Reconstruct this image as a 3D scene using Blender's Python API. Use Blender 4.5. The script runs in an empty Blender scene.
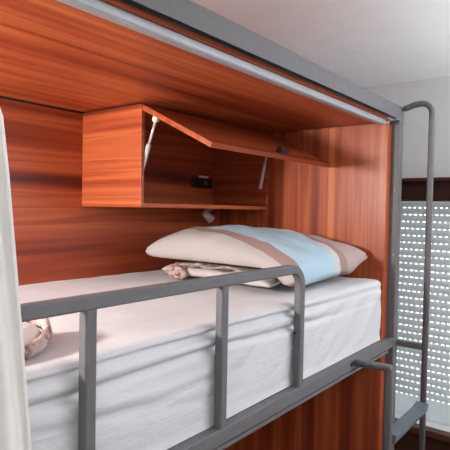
import bpy, bmesh, math, random
from mathutils import Vector, Matrix, noise
random.seed(4)
S = bpy.context.scene
C = S.collection
H = 1.15                      # height of the bed rail above the floor; every z below is measured from the rail
V = Vector

# ------------------------------------------------------------------ materials
def new_mat(name):
    m = bpy.data.materials.new(name); m.use_nodes = True
    nt = m.node_tree; b = nt.nodes['Principled BSDF']
    return m, nt, b

def ramp(nt, stops, interp='LINEAR'):
    r = nt.nodes.new('ShaderNodeValToRGB'); r.color_ramp.interpolation = interp
    el = r.color_ramp.elements
    while len(el) > 1: el.remove(el[-1])
    el[0].position = stops[0][0]; el[0].color = (*stops[0][1], 1)
    for p, c in stops[1:]:
        e = el.new(p); e.color = (*c, 1)
    return r

def coords(nt, scale, rot=(0, 0, 0), kind='Object'):
    tc = nt.nodes.new('ShaderNodeTexCoord'); mp = nt.nodes.new('ShaderNodeMapping')
    mp.inputs['Scale'].default_value = scale; mp.inputs['Rotation'].default_value = rot
    nt.links.new(tc.outputs[kind], mp.inputs['Vector'])
    return mp

def tex_noise(nt, vec, scale, detail=4, rough=.55, dist=0):
    n = nt.nodes.new('ShaderNodeTexNoise'); n.inputs['Scale'].default_value = scale
    n.inputs['Detail'].default_value = detail; n.inputs['Roughness'].default_value = rough
    n.inputs['Distortion'].default_value = dist
    nt.links.new(vec.outputs[0], n.inputs['Vector'])
    return n

def bump(nt, b, src, strength, dist=.002):
    n = nt.nodes.new('ShaderNodeBump'); n.inputs['Strength'].default_value = strength
    n.inputs['Distance'].default_value = dist
    nt.links.new(src, n.inputs['Height']); nt.links.new(n.outputs[0], b.inputs['Normal'])

def mixc(nt, fac, a, b, mode='MIX'):
    m = nt.nodes.new('ShaderNodeMix'); m.data_type = 'RGBA'; m.blend_type = mode
    if isinstance(fac, float): m.inputs[0].default_value = fac
    else: nt.links.new(fac, m.inputs[0])
    for i, x in ((6, a), (7, b)):
        if isinstance(x, tuple): m.inputs[i].default_value = (*x, 1)
        else: nt.links.new(x, m.inputs[i])
    return m.outputs[2]

def wood(name, axis, dark, mid, light, band=9.0, rough=.38, seed=0.0):
    """laminate with streaks running along the axis"""
    m, nt, b = new_mat(name)
    long = .34
    sc = [band, band, band]; sc['xyz'.index(axis)] = long
    mp = coords(nt, sc); mp.inputs['Location'].default_value = (seed, seed * .7, seed * 1.3)
    n1 = tex_noise(nt, mp, 1.0, 3, .5, .25)
    sc2 = [band * 5] * 3; sc2['xyz'.index(axis)] = .8
    mp2 = coords(nt, sc2)
    n2 = tex_noise(nt, mp2, 1.0, 5, .6, .1)
    mid2 = tuple((a + c) / 2 for a, c in zip(mid, light))
    r1 = ramp(nt, [(.30, dark), (.44, mid), (.54, mid2), (.58, mid), (.72, light)])
    nt.links.new(n1.outputs['Fac'], r1.inputs[0])
    r2 = ramp(nt, [(.3, (.78, .73, .70)), (.6, (1.0, 1.0, 1.0))])
    nt.links.new(n2.outputs['Fac'], r2.inputs[0])
    col = mixc(nt, .5, r1.outputs[0], r2.outputs[0], 'MULTIPLY')
    nt.links.new(col, b.inputs['Base Color'])
    b.inputs['Roughness'].default_value = rough
    b.inputs['Specular IOR Level'].default_value = .35
    bump(nt, b, n2.outputs['Fac'], .06, .001)
    return m

def flat(name, col, rough=.5, metal=0.0, nscale=40, var=.12, bmp=.05, spec=.5):
    m, nt, b = new_mat(name)
    mp = coords(nt, (1, 1, 1)); n = tex_noise(nt, mp, nscale, 3)
    r = ramp(nt, [(.3, tuple(c * (1 - var) for c in col)), (.7, tuple(min(1, c * (1 + var)) for c in col))])
    nt.links.new(n.outputs['Fac'], r.inputs[0]); nt.links.new(r.outputs[0], b.inputs['Base Color'])
    b.inputs['Roughness'].default_value = rough; b.inputs['Metallic'].default_value = metal
    b.inputs['Specular IOR Level'].default_value = spec
    if bmp: bump(nt, b, n.outputs['Fac'], bmp, .001)
    return m

def fabric(name, col, rough=.95, weave=900, var=.05, crinkle=0.0):
    m, nt, b = new_mat(name)
    mp = coords(nt, (1, 1, 1))
    n = tex_noise(nt, mp, 7, 3); w = tex_noise(nt, mp, weave, 1)
    r = ramp(nt, [(.3, tuple(c * (1 - var) for c in col)), (.7, tuple(min(1, c * (1 + var)) for c in col))])
    nt.links.new(n.outputs['Fac'], r.inputs[0]); nt.links.new(r.outputs[0], b.inputs['Base Color'])
    b.inputs['Roughness'].default_value = rough; b.inputs['Specular IOR Level'].default_value = .1
    b.inputs['Sheen Weight'].default_value = .1
    if crinkle:
        mp3 = coords(nt, (14, 30, 55)); cr = tex_noise(nt, mp3, 1.0, 4, .6, .6)
        bump(nt, b, cr.outputs['Fac'], crinkle, .01)
    else:
        bump(nt, b, w.outputs['Fac'], .15, .0008)
    return m

DK, MD, LT = (.095, .013, .007), (.35, .061, .020), (.63, .18, .058)
M = dict(
    wood_x=wood('laminate_long_grain', 'x', DK, MD, LT, 11.0),
    wood_top=wood('laminate_top_panel', 'x', DK, tuple(c*1.2 for c in MD), tuple(c*1.2 for c in LT), 10.0, seed=3.1),
    wood_y=wood('laminate_cross_grain', 'y', DK, MD, LT, 14.0, seed=1.7),
    wood_z=wood('laminate_upright_grain', 'z', DK, MD, LT, 11.0, rough=.36, seed=5.3),
    dark_wood=wood('dark_stained_wood', 'y', (.014, .006, .005), (.032, .012, .009), (.06, .022, .015), 12.0),
    red_wood=wood('reddish_trim_wood', 'y', (.035, .012, .008), (.075, .026, .016), (.11, .04, .025), 12.0),
    steel=flat('grey_painted_steel', (.125, .121, .128), .55, 0, 60, .06, .03),
    bolt=flat('zinc_bolt', (.24, .24, .25), .5, .3, 80, .05, 0),
    tread=flat('speckled_grey_tread', (.16, .19, .22), .5, .4, 350, .75, .4),
    alu=flat('satin_aluminium', (.46, .47, .50), .45, .3, 50, .04, 0),
    strut=flat('chrome_strut', (.78, .76, .74), .3, .5, 50, .04, 0),
    strut_white=flat('pale_grey_strut_tube', (.75, .73, .72), .4, .1, 50, .04, 0),
    black=flat('black_plastic', (.012, .012, .014), .35, 0, 50, .1, 0),
    sheet=fabric('white_cotton_sheet', (.60, .60, .62), .95, 900, .03, .25),
    core=flat('mattress_ticking', (.09, .085, .09), .9),
    curtain=fabric('cream_curtain_cloth', (.74, .71, .68), .95, 700, .05),
    cream=fabric('cream_pillow_cotton', (.56, .51, .485), .95, 800, .04, .12),
    towel=fabric('white_terry', (.78, .75, .73), .97, 500, .06, .3),
    wall=flat('white_wall_paint', (.66, .67, .69), .85, 0, 14, .02, .05),
    ceil=flat('white_ceiling_paint', (.86, .875, .89), .9, 0, 10, .02, .05),
    floor=wood('floor_boards', 'x', (.08, .04, .025), (.15, .08, .045), (.22, .12, .07), 6.0),
    shutter=flat('grey_shutter_slat', (.60, .63, .63), .55, 0, 20, .05, .03),
    brass=flat('champagne_metal', (.80, .72, .62), .35, .2, 40, .05, 0),
    deck=flat('plywood_deck', (.08, .06, .05), .8, 0, 12, .2, .1),
)

def translucent(m, amount):
    nt = m.node_tree; b = nt.nodes['Principled BSDF']; out = nt.nodes['Material Output']
    t = nt.nodes.new('ShaderNodeBsdfTranslucent'); t.inputs[0].default_value = (.74, .77, .77, 1)
    mx = nt.nodes.new('ShaderNodeMixShader'); mx.inputs[0].default_value = amount
    nt.links.new(b.outputs[0], mx.inputs[1]); nt.links.new(t.outputs[0], mx.inputs[2]); nt.links.new(mx.outputs[0], out.inputs['Surface'])
translucent(M['shutter'], .5)

def stripe_mat():
    m, nt, b = new_mat('striped_pillow_cotton')
    at = nt.nodes.new('ShaderNodeAttribute'); at.attribute_name = 'stripe'
    cream, pink, blue, white = (.49, .455, .44), (.36, .245, .22), (.42, .57, .655), (.60, .57, .555)
    r = ramp(nt, [(0, cream), (.125, pink), (.21, blue), (.69, white), (.765, pink), (.86, (.47, .365, .335))], 'CONSTANT')
    nt.links.new(at.outputs['Fac'], r.inputs[0])
    mp = coords(nt, (1, 1, 1)); n = tex_noise(nt, mp, 260, 2); r2 = ramp(nt, [(.35, (.88, .86, .86)), (.6, (1, 1, 1))])
    nt.links.new(n.outputs['Fac'], r2.inputs[0])
    nt.links.new(mixc(nt, .7, r.outputs[0], r2.outputs[0], 'MULTIPLY'), b.inputs['Base Color'])
    b.inputs['Roughness'].default_value = .95; b.inputs['Specular IOR Level'].default_value = .1
    mp3 = coords(nt, (16, 16, 30)); cr = tex_noise(nt, mp3, 1.0, 4, .6, .8); bump(nt, b, cr.outputs['Fac'], .13, .012)
    return m
M['stripe'] = stripe_mat()

def print_mat():
    """brown and pink printed cotton of a pillowcase hem"""
    m, nt, b = new_mat('brown_printed_cotton')
    mp = coords(nt, (1, 1, 1)); n = tex_noise(nt, mp, 55, 3, .6, .5)
    r = ramp(nt, [(.32, (.06, .035, .03)), (.40, (.26, .15, .12)), (.48, (.47, .32, .28)), (.60, (.58, .46, .42))])
    nt.links.new(n.outputs['Fac'], r.inputs[0]); nt.links.new(r.outputs[0], b.inputs['Base Color'])
    b.inputs['Roughness'].default_value = .95
    return m
M['printed'] = print_mat()

# ------------------------------------------------------------------ builders
def bx(bm, x0, x1, y0, y1, z0, z1, bev=.0015):
    mt = Matrix.Translation(((x0+x1)/2, (y0+y1)/2, (z0+z1)/2)) @ Matrix.Diagonal((x1-x0, y1-y0, z1-z0, 1))
    r = bmesh.ops.create_cube(bm, size=1, matrix=mt)
    if bev:
        es = list({e for v in r['verts'] for e in v.link_edges})
        bmesh.ops.bevel(bm, geom=es, offset=bev, segments=2, affect='EDGES', profile=.5)
    return bm

def sweep(bm, pts, prof, up, cap=True, smooth=True):
    """closed profile [(n, b)] swept along pts; up = reference normal that the profile's second axis follows"""
    pts = [V(p) for p in pts]; up = V(up).normalized(); rings = []
    for i, p in enumerate(pts):
        if i == 0: t = pts[1] - p
        elif i == len(pts)-1: t = p - pts[i-1]
        else: t = (pts[i+1]-p).normalized() + (p-pts[i-1]).normalized()
        t.normalize()
        b = (up - t * up.dot(t)).normalized(); n = t.cross(b)
        k = 1.0
        if 0 < i < len(pts)-1:
            c = (pts[i+1]-p).normalized().dot((p-pts[i-1]).normalized()); k = 1/max(.5, math.sqrt((1+c)/2))
        rings.append([bm.verts.new(p + n*a*k + b*d) for a, d in prof])
    m = len(prof)
    for r0, r1 in zip(rings, rings[1:]):
        for j in range(m):
            f = bm.faces.new((r0[j], r0[(j+1) % m], r1[(j+1) % m], r1[j])); f.smooth = smooth
    if cap:
        bm.faces.new(rings[0][::-1]); bm.faces.new(rings[-1])
    return bm

def square(w, h=None, c=.003):
    h = h or w; a, b = w/2, h/2
    return [(a-c, -b), (a, -b+c), (a, b-c), (a-c, b), (-a+c, b), (-a, b-c), (-a, -b+c), (-a+c, -b)]

def circle(r, n=14):
    return [(r*math.cos(2*math.pi*i/n), r*math.sin(2*math.pi*i/n)) for i in range(n)]

def bend(p0, c, p1, r, n=8):
    """points of a rounded corner at c between p0 and p1"""
    p0, c, p1 = V(p0), V(c), V(p1); a = (p0-c).normalized(); b = (p1-c).normalized()
    ang = a.angle(b); d = r/math.tan(ang/2)
    o = c + (a+b).normalized() * (r/math.sin(ang/2)); s = c+a*d-o; e = c+b*d-o
    return [o + s.normalized().slerp(e.normalized(), i/n)*r for i in range(n+1)]

def cyl(bm, p0, p1, r, r2=None, n=16, smooth=True):
    p0, p1 = V(p0), V(p1); t = (p1-p0).normalized(); up = V((0, 0, 1)) if abs(t.z) < .9 else V((0, 1, 0))
    b = (up - t*up.dot(t)).normalized(); k = t.cross(b); rs = []
    for p, rr in ((p0, r), (p1, r if r2 is None else r2)):
        rs.append([bm.verts.new(p + (k*math.cos(2*math.pi*i/n) + b*math.sin(2*math.pi*i/n))*rr) for i in range(n)])
    for j in range(n):
        f = bm.faces.new((rs[0][j], rs[0][(j+1) % n], rs[1][(j+1) % n], rs[1][j])); f.smooth = smooth
    bm.faces.new(rs[0][::-1]); bm.faces.new(rs[1])
    return bm

def obox(bm, c, ax, ay, az, bev=.001):
    """box with centre c and half-vectors ax, ay, az"""
    c, ax, ay, az = V(c), V(ax), V(ay), V(az)
    vs = [bm.verts.new(c + ax*i + ay*j + az*k) for i in (-1, 1) for j in (-1, 1) for k in (-1, 1)]
    for q in ((0, 1, 3, 2), (4, 6, 7, 5), (0, 4, 5, 1), (2, 3, 7, 6), (0, 2, 6, 4), (1, 5, 7, 3)):
        bm.faces.new([vs[i] for i in q])
    if bev:
        es = list({e for v in vs for e in v.link_edges})
        bmesh.ops.bevel(bm, geom=es, offset=bev, segments=2, affect='EDGES', profile=.5)
    return bm

def NB(): return bmesh.new()

def wloc(o):
    l = V((0, 0, 0))
    while o: l += o.location; o = o.parent
    return l

def mesh(name, bm, mat, parent=None, base=None):
    """one mesh object; vertices come in rail coordinates"""
    bmesh.ops.recalc_face_normals(bm, faces=bm.faces[:])
    off = wloc(parent) if parent else V((0, 0, 0))
    o = bpy.data.objects.new(name, bpy.data.meshes.new(name))
    if base: o.location = V((base[0], base[1], base[2]+H)) - off; off = off + o.location
    bm.transform(Matrix.Translation(V((0, 0, H)) - off))
    bm.to_mesh(o.data); bm.free(); C.objects.link(o)
    for m in (mat if isinstance(mat, list) else [mat]): o.data.materials.append(m)
    if parent: o.parent = parent
    return o

def tag(o, label, cat, group=None):
    o['label'] = label; o['category'] = cat
    if group: o['group'] = group
    return o

def thing(name, label, cat, base, group=None):
    o = bpy.data.objects.new(name, None); o.empty_display_size = .1
    o.location = (base[0], base[1], base[2]+H); C.objects.link(o)
    return tag(o, label, cat, group)

def struct(name, bm, mat, parent=None):
    o = mesh(name, bm, mat, parent)
    if not parent: o['kind'] = 'structure'
    return o

# ------------------------------------------------------------------ the room
XW, YB, YF, XL, ZC = .85, .975, -2.9, -3.6, 1.27
struct('floor', bx(NB(), XL, XW+.2, YF, YB+.02, -H-.05, -H, 0), M['floor'])
struct('ceiling', bx(NB(), XL, XW+.2, YF, YB+.02, ZC, ZC+.08, 0), M['ceil'])
struct('wall_back', bx(NB(), XL, XW+.2, YB+.001, YB+.1, -H, ZC, 0), M['wall'])
struct('wall_front', bx(NB(), XL, XW+.2, YF-.1, YF, -H, ZC, 0), M['wall'])
struct('wall_left', bx(NB(), XL-.1, XL, YF, YB, -H, ZC, 0), M['wall'])
WY0, WY1, WZ0, WZ1 = -1.05, .52, -.66, .603          # the window opening
bm = NB()
bx(bm, XW, XW+.2, YF, WY0, -H, ZC, 0); bx(bm, XW, XW+.2, WY1, YB, -H, ZC, 0)
bx(bm, XW, XW+.2, WY0, WY1, WZ1, ZC, 0); bx(bm, XW, XW+.2, WY0, WY1, -H, WZ0, 0)
struct('wall_right', bm, M['wall'])
win = bpy.data.objects.new('window_1', None); win.location = (XW, (WY0+WY1)/2, WZ0+H); C.objects.link(win); win['kind'] = 'structure'
bm = NB()                                             # dark lintel box above the shutter
bx(bm, XW-.03, XW-.0005, WY0-.06, WY1+.06, .604, .70, .002)
mesh('lintel_board', bm, M['dark_wood'], win)
bm = NB(); bx(bm, XW-.05, XW-.0005, WY0-.08, WY1+.08, .702, .722, .003); mesh('lintel_moulding', bm, M['red_wood'], win)
bm = NB(); bx(bm, XW-.04, XW+.045, WY0, WY1, .594, .6025, .002); mesh('head_jamb', bm, M['red_wood'], win)
bm = NB(); bx(bm, XW-.03, XW+.045, WY1-.03, WY1+.05, WZ0, .593, .002); mesh('side_jamb', bm, M['dark_wood'], win)
bm = NB(); bx(bm, XW-.03, XW+.045, WY0-.05, WY0+.03, WZ0, .593, .002); mesh('side_jamb', bm, M['dark_wood'], win)
bm = NB(); bx(bm, XW-.06, XW+.09, WY0-.06, WY1+.06, WZ0-.035, WZ0-.001, .004); mesh('window_sill', bm, M['red_wood'], win)
bm = NB(); bx(bm, XW-.035, XW-.0005, WY0-.05, WY1+.05, -H+.001, WZ0-.037, .002); mesh('apron_panel', bm, M['dark_wood'], win)

# roller shutter: convex slats joined by slotted link strips, the sky behind shows through the slots
sh = thing('roller_shutter', 'grey roller shutter closed in the window, daylight showing through its slots', 'shutter', (XW+.10, (WY0+WY1)/2, WZ0))
bm = NB(); P = .0405; ys0, ys1 = WY0+.032, WY1-.032; X0 = XW+.08
z = .5945; rows = 0
while z - P > -.575:
    zt = z; zs = z - P + .0085                       # solid part zs..zt, slots below
    prof = []
    for i in range(7):
        a = i/6; prof.append((X0 - .006*math.sin(math.pi*a), zs + (zt-zs)*a))
    ring = [[bm.verts.new((x, y, zz)) for x, zz in prof] for y in (ys0, ys1)]
    for i in range(6):
        f = bm.faces.new((ring[0][i], ring[0][i+1], ring[1][i+1], ring[1][i])); f.smooth = True
    # link strip bars
    off = random.uniform(0, .03); y = ys0 - off
    zb = z - P
    while y < ys1:
        w = .0142 * random.uniform(.75, 1.3)
        a, b = max(ys0, y), min(ys1, y+w)
        if b > a:
            q = [bm.verts.new(p) for p in ((X0, a, zb), (X0, b, zb), (X0, b, zs), (X0, a, zs))]; bm.faces.new(q)
        y += .0295
    z -= P; rows += 1
zlast = z
o = mesh('slat_curtain', bm, M['shutter'], sh)
md = o.modifiers.new('thick', 'SOLIDIFY'); md.thickness = .003; md.offset = 0
bm = NB(); bx(bm, X0-.008, X0+.006, ys0, ys1, WZ0+.001, zlast+.001, .003); mesh('bottom_bar', bm, M['shutter'], sh)

# ------------------------------------------------------------------ bunk bed
bed = thing('bunk_bed', 'grey steel bunk bed boxed in with red-brown wood panels', 'bed', (-.95, .47, -H))
FX = -1.97                                            # foot end
bm = NB(); sweep(bm, [(.0675, .0225, -H), (.0675, .0225, .912)], square(.045, .045), (0, 1, 0), smooth=False)
post = mesh('corner_post', bm, M['steel'], bed)
for zz in (.62, .35):
    bm = NB(); cyl(bm, (.0448, .012, zz), (.041, .012, zz), .005, .0035, 10); mesh('bolt', bm, M['bolt'], post)
bm = NB(); sweep(bm, [(FX, .020, -H), (FX, .020, .912)], square(.040, .040), (0, 1, 0), smooth=False)
mesh('corner_post', bm, M['steel'], bed)
bm = NB()                                             # folded channel, open below
for quad in [[(0, .914), (0, .966), (.003, .969), (.034, .969), (.034, .920), (.0315, .920), (.0315, .9645), (.0045, .9645), (.0025, .9625), (.0025, .914)]]:
    sweep(bm, [(FX-.02, 0, 0), (.0905, 0, 0)], [(-a, b) for a, b in quad], (0, 0, 1), smooth=False)
mesh('canopy_beam', bm, M['steel'], bed)
bm = NB(); bx(bm, FX-.02, -.001, .0345, .0415, .910, .950, .0005); mesh('fascia_strip', bm, M['wood_top'], bed)
bm = NB()                                             # curtain track: flat face with a rolled lower lip
sweep(bm, [(FX+.02, .055, .9005), (-.001, .055, .9005)], [(.010, -.012), (.013, -.008), (.013, .008), (.010, .0095), (-.010, .0095), (-.013, .008), (-.013, -.008), (-.010, -.012)], (0, 0, 1), smooth=False)
mesh('curtain_track', bm, M['alu'], bed)
bm = NB(); bx(bm, FX, .0435, .070, .973, .9005, .918, .001); bx(bm, FX, .0435, .0425, .0695, .9105, .918, 0)
mesh('top_panel', bm, M['wood_top'], bed)
bm = NB(); bx(bm, FX, .0435, .9505, .968, -H, .892, .001); mesh('back_panel', bm, M['wood_x'], bed)
bm = NB(); bx(bm, FX, .0, .952, .958, .8925, .9003, 0); mesh('gap_shade_strip', bm, M['black'], bed)  # black strip added as the shade in the joint under the top panel
bm = NB(); bx(bm, .0005, .0435, .034, .950, -H, .893, .001); bx(bm, .014, .0435, .075, .950, .8931, .9003, 0); mesh('end_panel', bm, M['wood_z'], bed)
bm = NB(); bx(bm, FX-.02, .0495, 0, .028, -.036, .003, .003); rail = mesh('side_rail', bm, M['steel'], bed)
bm = NB(); bx(bm, FX-.02, -.001, .004, .045, -.052, -.041, .001); mesh('angle_flange', bm, M['steel'], rail)
bm = NB(); bx(bm, FX, 0, .03, .948, -.035, -.010, .001); mesh('mattress_deck', bm, M['deck'], bed)
# guard rail: flat tube that turns down into its last post
ZG, R = .357, .035
path = [(FX+.02, .012, ZG)] + bend((FX, .012, ZG), (-.7395, .012, ZG), (-.7395, .012, 0), R+.018, 14) + [(-.7395, .012, .0035)]
bm = NB(); sweep(bm, path, [(a, b) for a, b in square(.026, .024, .003)], (0, 1, 0), smooth=False)
gr = mesh('guard_rail', bm, M['steel'], bed)
for xr in (-1.488, -1.100, FX+.04):
    bm = NB(); sweep(bm, [(xr-.0125, .012, .0035), (xr-.0125, .012, ZG-.0125)], square(.025, .023), (0, 1, 0), smooth=False)
    mesh('guard_post', bm, M['steel'], gr)
bm = NB(); cyl(bm, (-.757, .016, .165), (-.7515, .016, .165), .004, n=10); mesh('screw', bm, M['black'], gr)

# ------------------------------------------------------------------ ladder
lad = thing('ladder', 'grey steel ladder hooked onto the right post of the bunk bed', 'ladder', (-.12, -.12, -H))
LY = -.117; XF, XN = .0815, -.322
path = [(XF, -.0045, .962), (XF, -.02, .966), (XF, -.045, .974)] + bend((XF, -.045, .974), (XF, LY, .981), (XF, LY-.001, .5), .045, 10) + [(XF, LY, .7), (XF, LY, -H)]
bm = NB(); sweep(bm, path, [(a, b) for a, b in square(.023, .023, .007)], (1, 0, 0)); fr = mesh('rail', bm, M['steel'], lad)
bm = NB(); bx(bm, XF-.011, XF+.0085, LY+.010, -.0006, -.036, -.012, .002); mesh('connector', bm, M['steel'], fr)
path = [(XN-.030, -.0040, -.012), (XN-.014, -.06, -.0125)] + bend((XN-.014, -.06, -.0125), (XN, LY, -.014), (XN, LY, -.5), .006, 4) + [(XN, LY, -H)]
bm = NB(); sweep(bm, path, [(a, b) for a, b in square(.023, .023, .005)], (1, 0, 0)); nr = mesh('rail', bm, M['steel'], lad)
bm = NB(); cyl(bm, (XN-.058, -.0045, -.012), (XN-.058, -.0006, -.012), .007, n=12); mesh('bolt', bm, M['black'], nr)
for k, zt in enumerate((-.258, -.52, -.78)):
    bm = NB()
    x0, x1 = XN+.0118, XF-.0118
    N = 14; rows_ = []
    for i in range(N+1):
        x = x0 + (x1-x0)*i/N; e = abs(2*i/N-1); lift = .008*max(0, e-.72)/.28
        rows_.append([bm.verts.new(p) for p in ((x, LY-.024, zt+lift), (x, LY+.024, zt+lift), (x, LY+.024, zt-.010+lift*.6), (x, LY+.020, zt-.024), (x, LY-.020, zt-.024), (x, LY-.024, zt-.010+lift*.6))])
    for a, b in zip(rows_, rows_[1:]):
        for j in range(6): bm.faces.new((a[j], a[(j+1) % 6], b[(j+1) % 6], b[j]))
    bm.faces.new(rows_[0][::-1]); bm.faces.new(rows_[-1])
    mesh('tread', bm, M['tread'], lad)

# ------------------------------------------------------------------ mattress under a creased sheet
mat = thing('mattress', 'thick mattress under a creased white sheet on the top bunk', 'mattress', (-.95, .5, .0))
bm = NB(); bx(bm, FX+.05, -.012, .062, .935, -.003, .16, .01); mesh('mattress_core', bm, M['core'], mat)
def ridge(t, c, w): return math.exp(-((t-c)/w)**2)
def sstep(a, b, t): t = max(0, min(1, (t-a)/(b-a))); return t*t*(3-2*t)
prof = []                                             # (y, z) up the front, over the top, down the back
ztop, yb = .246, .942
for i in range(46): prof.append((.034 - .0045*max(0, 1-i/5), .002 + (.232-.002)*i/45))
for i in range(1, 9):
    a = math.pi/2*i/8; prof.append((.034+.030*(1-math.cos(a)), .232+.018*math.sin(a)))
for i in range(1, 26): prof.append((.064 + (yb-.03-.064)*i/25, ztop + .004*math.exp(-i*.9)))
for i in range(1, 7):
    a = math.pi/2*i/6; prof.append((yb-.03+.03*math.sin(a), ztop-.03+.03*math.cos(a)))
prof.append((yb, .1)); prof.append((yb, .006))
xa, xb = FX+.045, -.0015; NX = 300
bm = NB(); grid = []
for i in range(NX+1):
    s = i/NX; x = xa + (xb-xa)*s; row = []
    de = (xb - x); endin = 0
    if de < .035: endin = .035*(1-math.sqrt(max(0, 1-((.035-de)/.035)**2)))
    fade = 1 - .85*sstep(-.78, -.35, x)
    for k, (y, zz) in enumerate(prof):
        yy, z2 = y, zz
        n = noise.noise(V((x*2.2, y*3, zz*4)))
        if k < 54:                                   # front face
            w1 = .226 - .008*sstep(-1.0, -.5, x) + .005*noise.noise(V((x*4, 0, 3)))
            w2 = w1 - .037 - .010*noise.noise(V((x*2.4, 7, 0))) - .010*sstep(-1.1, -.7, x)
            w3 = .135 + .05*noise.noise(V((x*1.6, 2, 9))) - .07*(x+1.2)
            w4 = .07 - .10*(x+.8) + .02*noise.noise(V((x*2.5, 5, 1)))
            a1 = .75 + .5*noise.noise(V((x*2.3, 11, 0))); a2 = .75 + .6*noise.noise(V((x*2.0, 21, 0)))
            d = fade*a1*(-.021*ridge(zz, w1, .008) + .006*ridge(zz, w1+.020, .012)) + fade*a2*(.007*ridge(zz, w1-.018, .010) - .018*ridge(zz, w2, .008)) \
                + (1-sstep(-1.2, -.9, x))*(.004*a2*(ridge(zz, w3, .014) - ridge(zz, w3-.022, .012)) + .003*a1*(ridge(zz, w4, .018) - ridge(zz, w4-.026, .016)))
            al, ac = .77*x + .64*zz, -.64*x + .77*zz
            rt = sstep(-1.15, -.9, x)
            n2 = (noise.noise(V((al*4, ac*21, 1.7))) * .0062 + noise.noise(V((al*7, ac*44, 3.1))) * .0022) * (.25+.75*rt) * sstep(.0, .05, zz) * sstep(.245, .19, zz) \
                + noise.noise(V((x*2.5 + zz*3, zz*9, 5))) * .004
            belly = .004*math.sin(math.pi*min(1, zz/.23)); diag = 0
            yy -= (d + n2 + belly + diag) * min(1, zz/.03)
            if zz < .03: z2 += .006*max(0, noise.noise(V((x*3, 1, 1)))+.1) * (1-zz/.03)
            yy = max(yy, .0268 if zz > .02 else .0289)
        elif k < 80:
            z2 += .007*noise.noise(V((x*3, y*3, 4))) + .003*noise.noise(V((x*9, y*14, 2)))
            z2 -= .018*sstep(.30, .0, abs(x-xb))*0
        if endin:
            cy, cz = .5, .12
            yy = cy + (yy-cy)*(1-endin/.5); z2 = z2 - max(0, endin*.8*(z2/.246))
        row.append(bm.verts.new((x, yy, z2)))
    grid.append(row)
for a, b in zip(grid, grid[1:]):
    for j in range(len(prof)-1):
        f = bm.faces.new((a[j], a[j+1], b[j+1], b[j])); f.smooth = True
for r in (grid[0], grid[-1]): bm.faces.new(r)
mesh('fitted_sheet', bm, M['sheet'], mat)

# ------------------------------------------------------------------ pillows
def superpow(v, p): return math.copysign(abs(v)**p, v)
def pillow_bm(corners, thick, midz, seed, n=56, pinch=.10, flat_bottom=None, stripe=None, zcap=None):
    """corners: four (x, y) in order -u-v, +u-v, +u+v, -u+v; midz(u, v) is the seam surface"""
    bm = bmesh.new(); lay = bm.verts.layers.float.new('stripe') if stripe else None
    c = [V((a, b)) for a, b in corners]; top, bot = {}, {}
    for i in range(n+1):
        for j in range(n+1):
            u, v = -1+2*i/n, -1+2*j/n
            # sides pulled in between the corners
            pu = u*(1 - pinch*(1-v*v)*u*u*.9); pv = v*(1 - pinch*(1-u*u)*v*v*.9)
            a, b = (pu+1)/2, (pv+1)/2
            p = c[0]*(1-a)*(1-b) + c[1]*a*(1-b) + c[2]*a*b + c[3]*(1-a)*b
            prof = (max(0, 1-abs(u)**3.0)*max(0, 1-abs(v)**3.0))**.37
            wr = noise.noise(V((u*2.4+seed, v*2.4, seed)))*.012 + noise.noise(V((u*6, v*6+seed, 2)))*.005
            m = midz(u, v) + .006*noise.noise(V((u*4, v*4, seed+9)))*(1-prof*.6)
            zt = m + thick*.62*prof + wr*prof; zb = m - thick*.38*prof + wr*.3*prof
            if flat_bottom is not None: zb = max(zb, flat_bottom(p.x, p.y)); zt = max(zt, zb+.0005)
            q = min(.003, .003*prof)
            top[i, j] = bm.verts.new((p.x, p.y, zt+q))
            edge = i in (0, n) or j in (0, n)
            bot[i, j] = top[i, j] if edge else bm.verts.new((p.x, p.y, zb-q))
            if stripe:
                sv = stripe(u, v)
                top[i, j][lay] = sv; bot[i, j][lay] = sv
    for i in range(n):
        for j in range(n):
            for d in (top, bot):
                vs = []
                for k in ((i, j), (i+1, j), (i+1, j+1), (i, j+1)):
                    if d[k] not in vs: vs.append(d[k])
                if len(vs) > 2:
                    try: f = bm.faces.new(vs); f.smooth = True
                    except ValueError: pass
    return bm

lp = thing('pillow', 'flatter cream pillow with a brown printed hem lying underneath the striped pillow', 'pillow', (-.35, .48, .25))
bm = pillow_bm([(-.69, .15), (-.10, .24), (-.05, .82), (-.60, .74)], .050, lambda u, v: .283 + .004*u, 3.0, 44, .08, lambda x, y: .257)
mesh('pillowcase', bm, M['cream'], lp)
# printed hem bunched up where the pillowcase opens
o2 = NB(); sweep(o2, [(-.648 + .03*math.sin(t*.9), .16 + .022*t, .3195 + .002*math.sin(t*2.1)) for t in range(20)], [(a*.016, b*.004) for a, b in circle(1, 10)], (0, 0, 1))
mesh('printed_border', o2, M['printed'], lp)
bm = NB(); bmesh.ops.create_icosphere(bm, subdivisions=4, radius=1)
for v in bm.verts:
    n = 1 + .30*noise.noise(v.co*1.6 + V((3, 1, 7))) + .20*noise.noise(v.co*4.2)
    v.co = V((-.600 + v.co.x*.040*n + v.co.y*.012, .635 + v.co.y*.062*n, .277 + v.co.z*.026*n))
    v.co.z = max(v.co.z, .2545)
for f in bm.faces: f.smooth = True
mesh('printed_hem', bm, M['printed'], lp)

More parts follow.
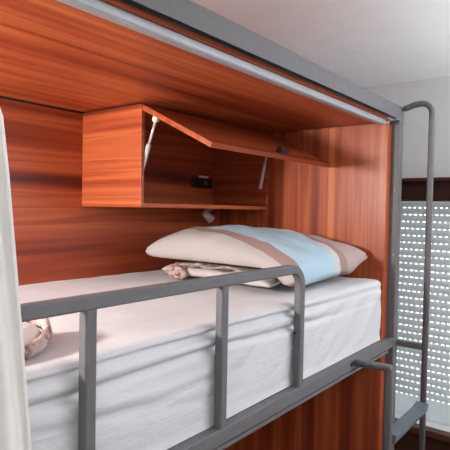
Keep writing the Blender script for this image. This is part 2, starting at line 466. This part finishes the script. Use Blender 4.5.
up = thing('pillow', 'plump pillow with cream, blue and dusty pink stripes on top of the flat one', 'pillow', (-.35, .46, .30))
def mz(u, v):
    # left and back edge lie raised on the lower pillow, the front right corner droops to the sheet
    return .352 - .048*ridge(v, -1, .75)*(1-sstep(.45, 1, u)) - .012*sstep(.2, 1, u)*sstep(-.4, -1, v)
def stripe(u, v):
    return max(0, min(.999, .5 + .5*(u - .25*v) + .012*noise.noise(V((v*2, u, 3)))))
def under(x, y):                                      # the flat pillow below carries it
    a = sstep(.05, .21, y)*sstep(.02, -.13, x)
    return .256 + .077*a
bm = pillow_bm([(-.67, .06), (-.035, .085), (-.03, .87), (-.655, .775)], .17, mz, 8.0, 72, .09, under, stripe)
mesh('pillowcase', bm, M['stripe'], up)

# folded cloth by the curtain
cl = thing('folded_cloth', 'folded white cloth with a brown printed corner on the sheet beside the curtain', 'cloth', (-1.55, .22, .25))
bm = NB(); rows_ = []
for i in range(25):
    u = i/24; r = []
    for j in range(25):
        v = j/24
        y = .105 + .20*v
        xr = -1.560 + .10*math.sin(min(1, v*1.5)*math.pi/2)
        x = -1.86 + (xr+1.86)*u
        e = (1-abs(2*u-1)**4)*(1-abs(2*v-1)**4)
        r.append(bm.verts.new((x, y, .262 + .035*e**.5 + .008*noise.noise(V((u*6, v*6, 2)))*e)))
    rows_.append(r)
for a, b in zip(rows_, rows_[1:]):
    for j in range(24):
        f = bm.faces.new((a[j], a[j+1], b[j+1], b[j])); f.smooth = True
o = mesh('cloth_body', bm, M['towel'], cl); md = o.modifiers.new('thick', 'SOLIDIFY'); md.thickness = .010
bm = NB(); sweep(bm, [(-1.560, .106, .262), (-1.520, .128, .266), (-1.482, .165, .272), (-1.462, .205, .282), (-1.464, .245, .286), (-1.478, .275, .284)], [(a, b*1.6) for a, b in circle(.009, 10)], (0, 0, 1)); mesh('printed_corner', bm, M['printed'], cl)

# ------------------------------------------------------------------ curtain
cu = thing('curtain', 'cream curtain hanging in folds from the track at the foot of the top bunk', 'curtain', (-1.83, -.03, -.6))
bm = NB(); rows_ = []
NZ, NU = 60, 120
for i in range(NZ+1):
    z = .886 - 1.55*i/NZ; r = []
    xe = (-1.648 - .098*(z-.15) if z > .15 else -1.648 + .01*(.15-z))
    yc = .055 - .115*sstep(.89, .62, z)
    for j in range(NU+1):
        u = j/NU; x = -1.940 + (xe+1.940)*u
        amp = .016*(.55+.45*sstep(.9, .5, z))
        y = yc + amp*math.sin(u*2*math.pi*4.2 + .8 + .5*math.sin(z*3)) + .004*noise.noise(V((u*8, z*3, 1)))
        r.append(bm.verts.new((x, y, z)))
    rows_.append(r)
for a, b in zip(rows_, rows_[1:]):
    for j in range(NU):
        f = bm.faces.new((a[j], a[j+1], b[j+1], b[j])); f.smooth = True
o = mesh('curtain_cloth', bm, M['curtain'], cu); md = o.modifiers.new('thick', 'SOLIDIFY'); md.thickness = .002
bm = NB(); path = []
for i in range(0, NZ+1, 3):
    z = .880 - 1.54*i/NZ; xe = (-1.648 - .098*(z-.15) if z > .15 else -1.648 + .01*(.15-z)); yc = .055 - .115*sstep(.89, .62, z)
    amp = .016*(.55+.45*sstep(.9, .5, z)); path.append((xe, yc + amp*math.sin(2*math.pi*4.2+.8+.5*math.sin(z*3)), z))
sweep(bm, path, [(a, b) for a, b in circle(.0035, 8)], (0, 1, 0)); mesh('side_hem', bm, M['curtain'], cu)

# ------------------------------------------------------------------ overhead cabinet with a lift-up door
cx0, cx1, cy0, cy1, cz0, cz1 = -.827, -.0015, .612, .9495, .529, .8945
T = .016
cab = thing('overhead_cabinet', 'wooden overhead cabinet with lifted flap door fixed above the pillow', 'cabinet', (-.41, .9, cz0))
bm = NB(); bx(bm, cx0, cx0+T, cy0, cy1, cz0, cz1, .0008); mesh('side_panel', bm, M['wood_y'], cab)
bm = NB(); bx(bm, cx1-T, cx1, cy0, cy1, cz0, cz1, .0008); mesh('side_panel', bm, M['wood_y'], cab)
bm = NB(); bx(bm, cx0+T+.0003, cx1-T-.0003, cy0, cy1, cz0, cz0+T, .0008); mesh('bottom_panel', bm, M['wood_x'], cab)
bm = NB(); bx(bm, cx0+T+.0003, cx1-T-.0003, cy0, cy1, cz1-T, cz1, .0008); mesh('top_panel', bm, M['wood_x'], cab)
bm = NB(); bx(bm, cx0+T+.0003, cx1-T-.0003, cy1-.006, cy1, cz0+T+.0003, cz1-T-.0003, 0); mesh('back_board', bm, M['wood_x'], cab)
hinge = V((0, cy0-.006, cz1-.004)); dirv = V((0, -.319, -.153)).normalized(); nrm = V((0, dirv.z, -dirv.y)); nrm = nrm if nrm.z < 0 else -nrm
L = .354; th = .0175
cc = hinge + dirv*L/2 + nrm*th/2
bm = NB(); obox(bm, ((cx0+cx1)/2, cc.y, cc.z), ((cx1-cx0)/2, 0, 0), dirv*L/2, nrm*th/2, .001)
door = mesh('door', bm, M['wood_x'], cab)
for xh in (cx0+.12, cx1-.12):
    bm = NB(); p = hinge + dirv*.03 + nrm*(th+.004)
    obox(bm, (xh, p.y, p.z), (.022, 0, 0), dirv*.025, nrm*.0038, .001); obox(bm, (xh, cy0+.03, cz1-T-.006), (.010, 0, 0), (0, .025, 0), (0, 0, .0055), .001)
    mesh('hinge', bm, M['black'], door)
bm = NB(); p = hinge + dirv*.325 + nrm*(-.012)
obox(bm, (-.37, p.y, p.z), (.032, 0, 0), dirv*.010, nrm*.0115, .002); mesh('pull_handle', bm, M['black'], door)
for xs in (cx0+T+.010, cx1-T-.010):
    a = V((xs, .642, .650 if xs < -.5 else .634)); p = hinge + dirv*(.058 if xs < -.5 else .026) + nrm*(th+.012); b = V((xs, p.y, p.z)); mid = a.lerp(b, .55)
    bm = NB(); cyl(bm, a, mid, .0085, n=14); st = mesh('gas_strut', bm, M['strut_white'], cab)
    bm = NB(); cyl(bm, mid, b, .0048, n=12); mesh('piston_rod', bm, M['strut'], st)
    bm = NB(); cyl(bm, b-V((.009, 0, 0)), b+V((.007, 0, 0)), .0105, n=12); obox(bm, b-nrm*.008, (.008, 0, 0), dirv*.011, nrm*.004, .001); mesh('end_fitting', bm, M['strut_white'], st)
    bm = NB(); cyl(bm, a-V((.009, 0, 0)), a+V((.007, 0, 0)), .006, n=12); mesh('end_fitting', bm, M['strut'], st)

so = thing('power_socket', 'small black socket plate on the back wall inside the overhead cabinet', 'socket', (-.105, cy1-.007, .64))
yb_ = cy1-.0065
bm = NB(); bx(bm, -.186, -.036, yb_-.009, yb_, .634, .683, .003); pl = mesh('faceplate', bm, M['black'], so)
for xx in (-.140, -.085):
    bm = NB(); cyl(bm, (xx-.005, yb_-.0115, .659), (xx-.005, yb_-.0092, .659), .014, .013, 18); mesh('outlet', bm, M['steel' if xx > -.1 else 'black'], pl)
bm = NB(); bx(bm, -.135, -.070, yb_-.012, yb_, .6835, .695, .002); mesh('switch_bar', bm, M['strut_white'], so)

rl = thing('reading_lamp', 'small champagne-coloured spot lamp fixed below the overhead cabinet', 'lamp', (-.12, .86, cz0))
bm = NB(); cyl(bm, (-.150, .86, cz0-.008), (-.150, .86, cz0-.0005), .020, n=20); mesh('mount', bm, M['brass'], rl)
bm = NB(); sweep(bm, [(-.150, .86, cz0-.008), (-.150, .858, cz0-.016), (-.157, .852, cz0-.024), (-.167, .846, cz0-.030)], circle(.0045, 10), (1, 0, 0)); mesh('stem', bm, M['brass'], rl)
bm = NB(); cyl(bm, (-.195, .850, cz0-.018), (-.153, .838, cz0-.052), .016, .022, 20); hd = mesh('lamp_head', bm, M['brass'], rl)

# ------------------------------------------------------------------ camera
yaw, pit, rol, fpx = .6609, -.0305, .0190, 506.72
F = V((math.cos(pit)*math.cos(yaw), math.cos(pit)*math.sin(yaw), math.sin(pit)))
Rr = V((math.sin(yaw), -math.cos(yaw), 0)); U = Rr.cross(F)
R2 = Rr*math.cos(rol) + U*math.sin(rol); U2 = -Rr*math.sin(rol) + U*math.cos(rol)
cd = bpy.data.cameras.new('camera'); cam = bpy.data.objects.new('camera', cd); C.objects.link(cam)
cd.sensor_width = 36; cd.lens = fpx/450*36; cd.clip_start = .02
mw = Matrix((R2, U2, -F)).transposed().to_4x4(); mw.translation = V((-2.0622, -.7301, .5267+H)); cam.matrix_world = mw
S.camera = cam

# ------------------------------------------------------------------ light
def area(name, loc, target, size, power, col):
    ld = bpy.data.lights.new(name, 'AREA'); ld.shape = 'RECTANGLE'; ld.size, ld.size_y = size; ld.energy = power; ld.color = col
    o = bpy.data.objects.new(name, ld); C.objects.link(o); o.location = V(loc)+V((0, 0, H))
    o.rotation_euler = (V(target)-V(loc)).to_track_quat('-Z', 'Y').to_euler(); return ld
area('room_lamp_light', (-2.6, -1.2, 1.05), (-1.2, .05, .1), (.9, .9), 13, (.96, .98, 1.0))
area('ceiling_fill_uplight', (.05, -1.8, .44), (.2, -1.8, 2.2), (1.0, 1.0), 78, (.97, .985, 1.0)).spread = math.radians(160)  # added upward fill that brightens ceiling and wall, no window stands here
area('bunk_foot_light', (-2.5, .76, .75), (0, .2, .62), (.15, .15), 37, (1.0, .95, .90))
w = bpy.data.worlds.new('sky'); S.world = w; w.use_nodes = True
w.node_tree.nodes['Background'].inputs[0].default_value = (.93, .97, 1.0, 1); w.node_tree.nodes['Background'].inputs[1].default_value = 2.2
S.view_settings.view_transform = 'Standard'; S.view_settings.look = 'None'; S.view_settings.gamma = 1
S.view_settings.use_curve_mapping = False; S.view_settings.exposure = 0.0
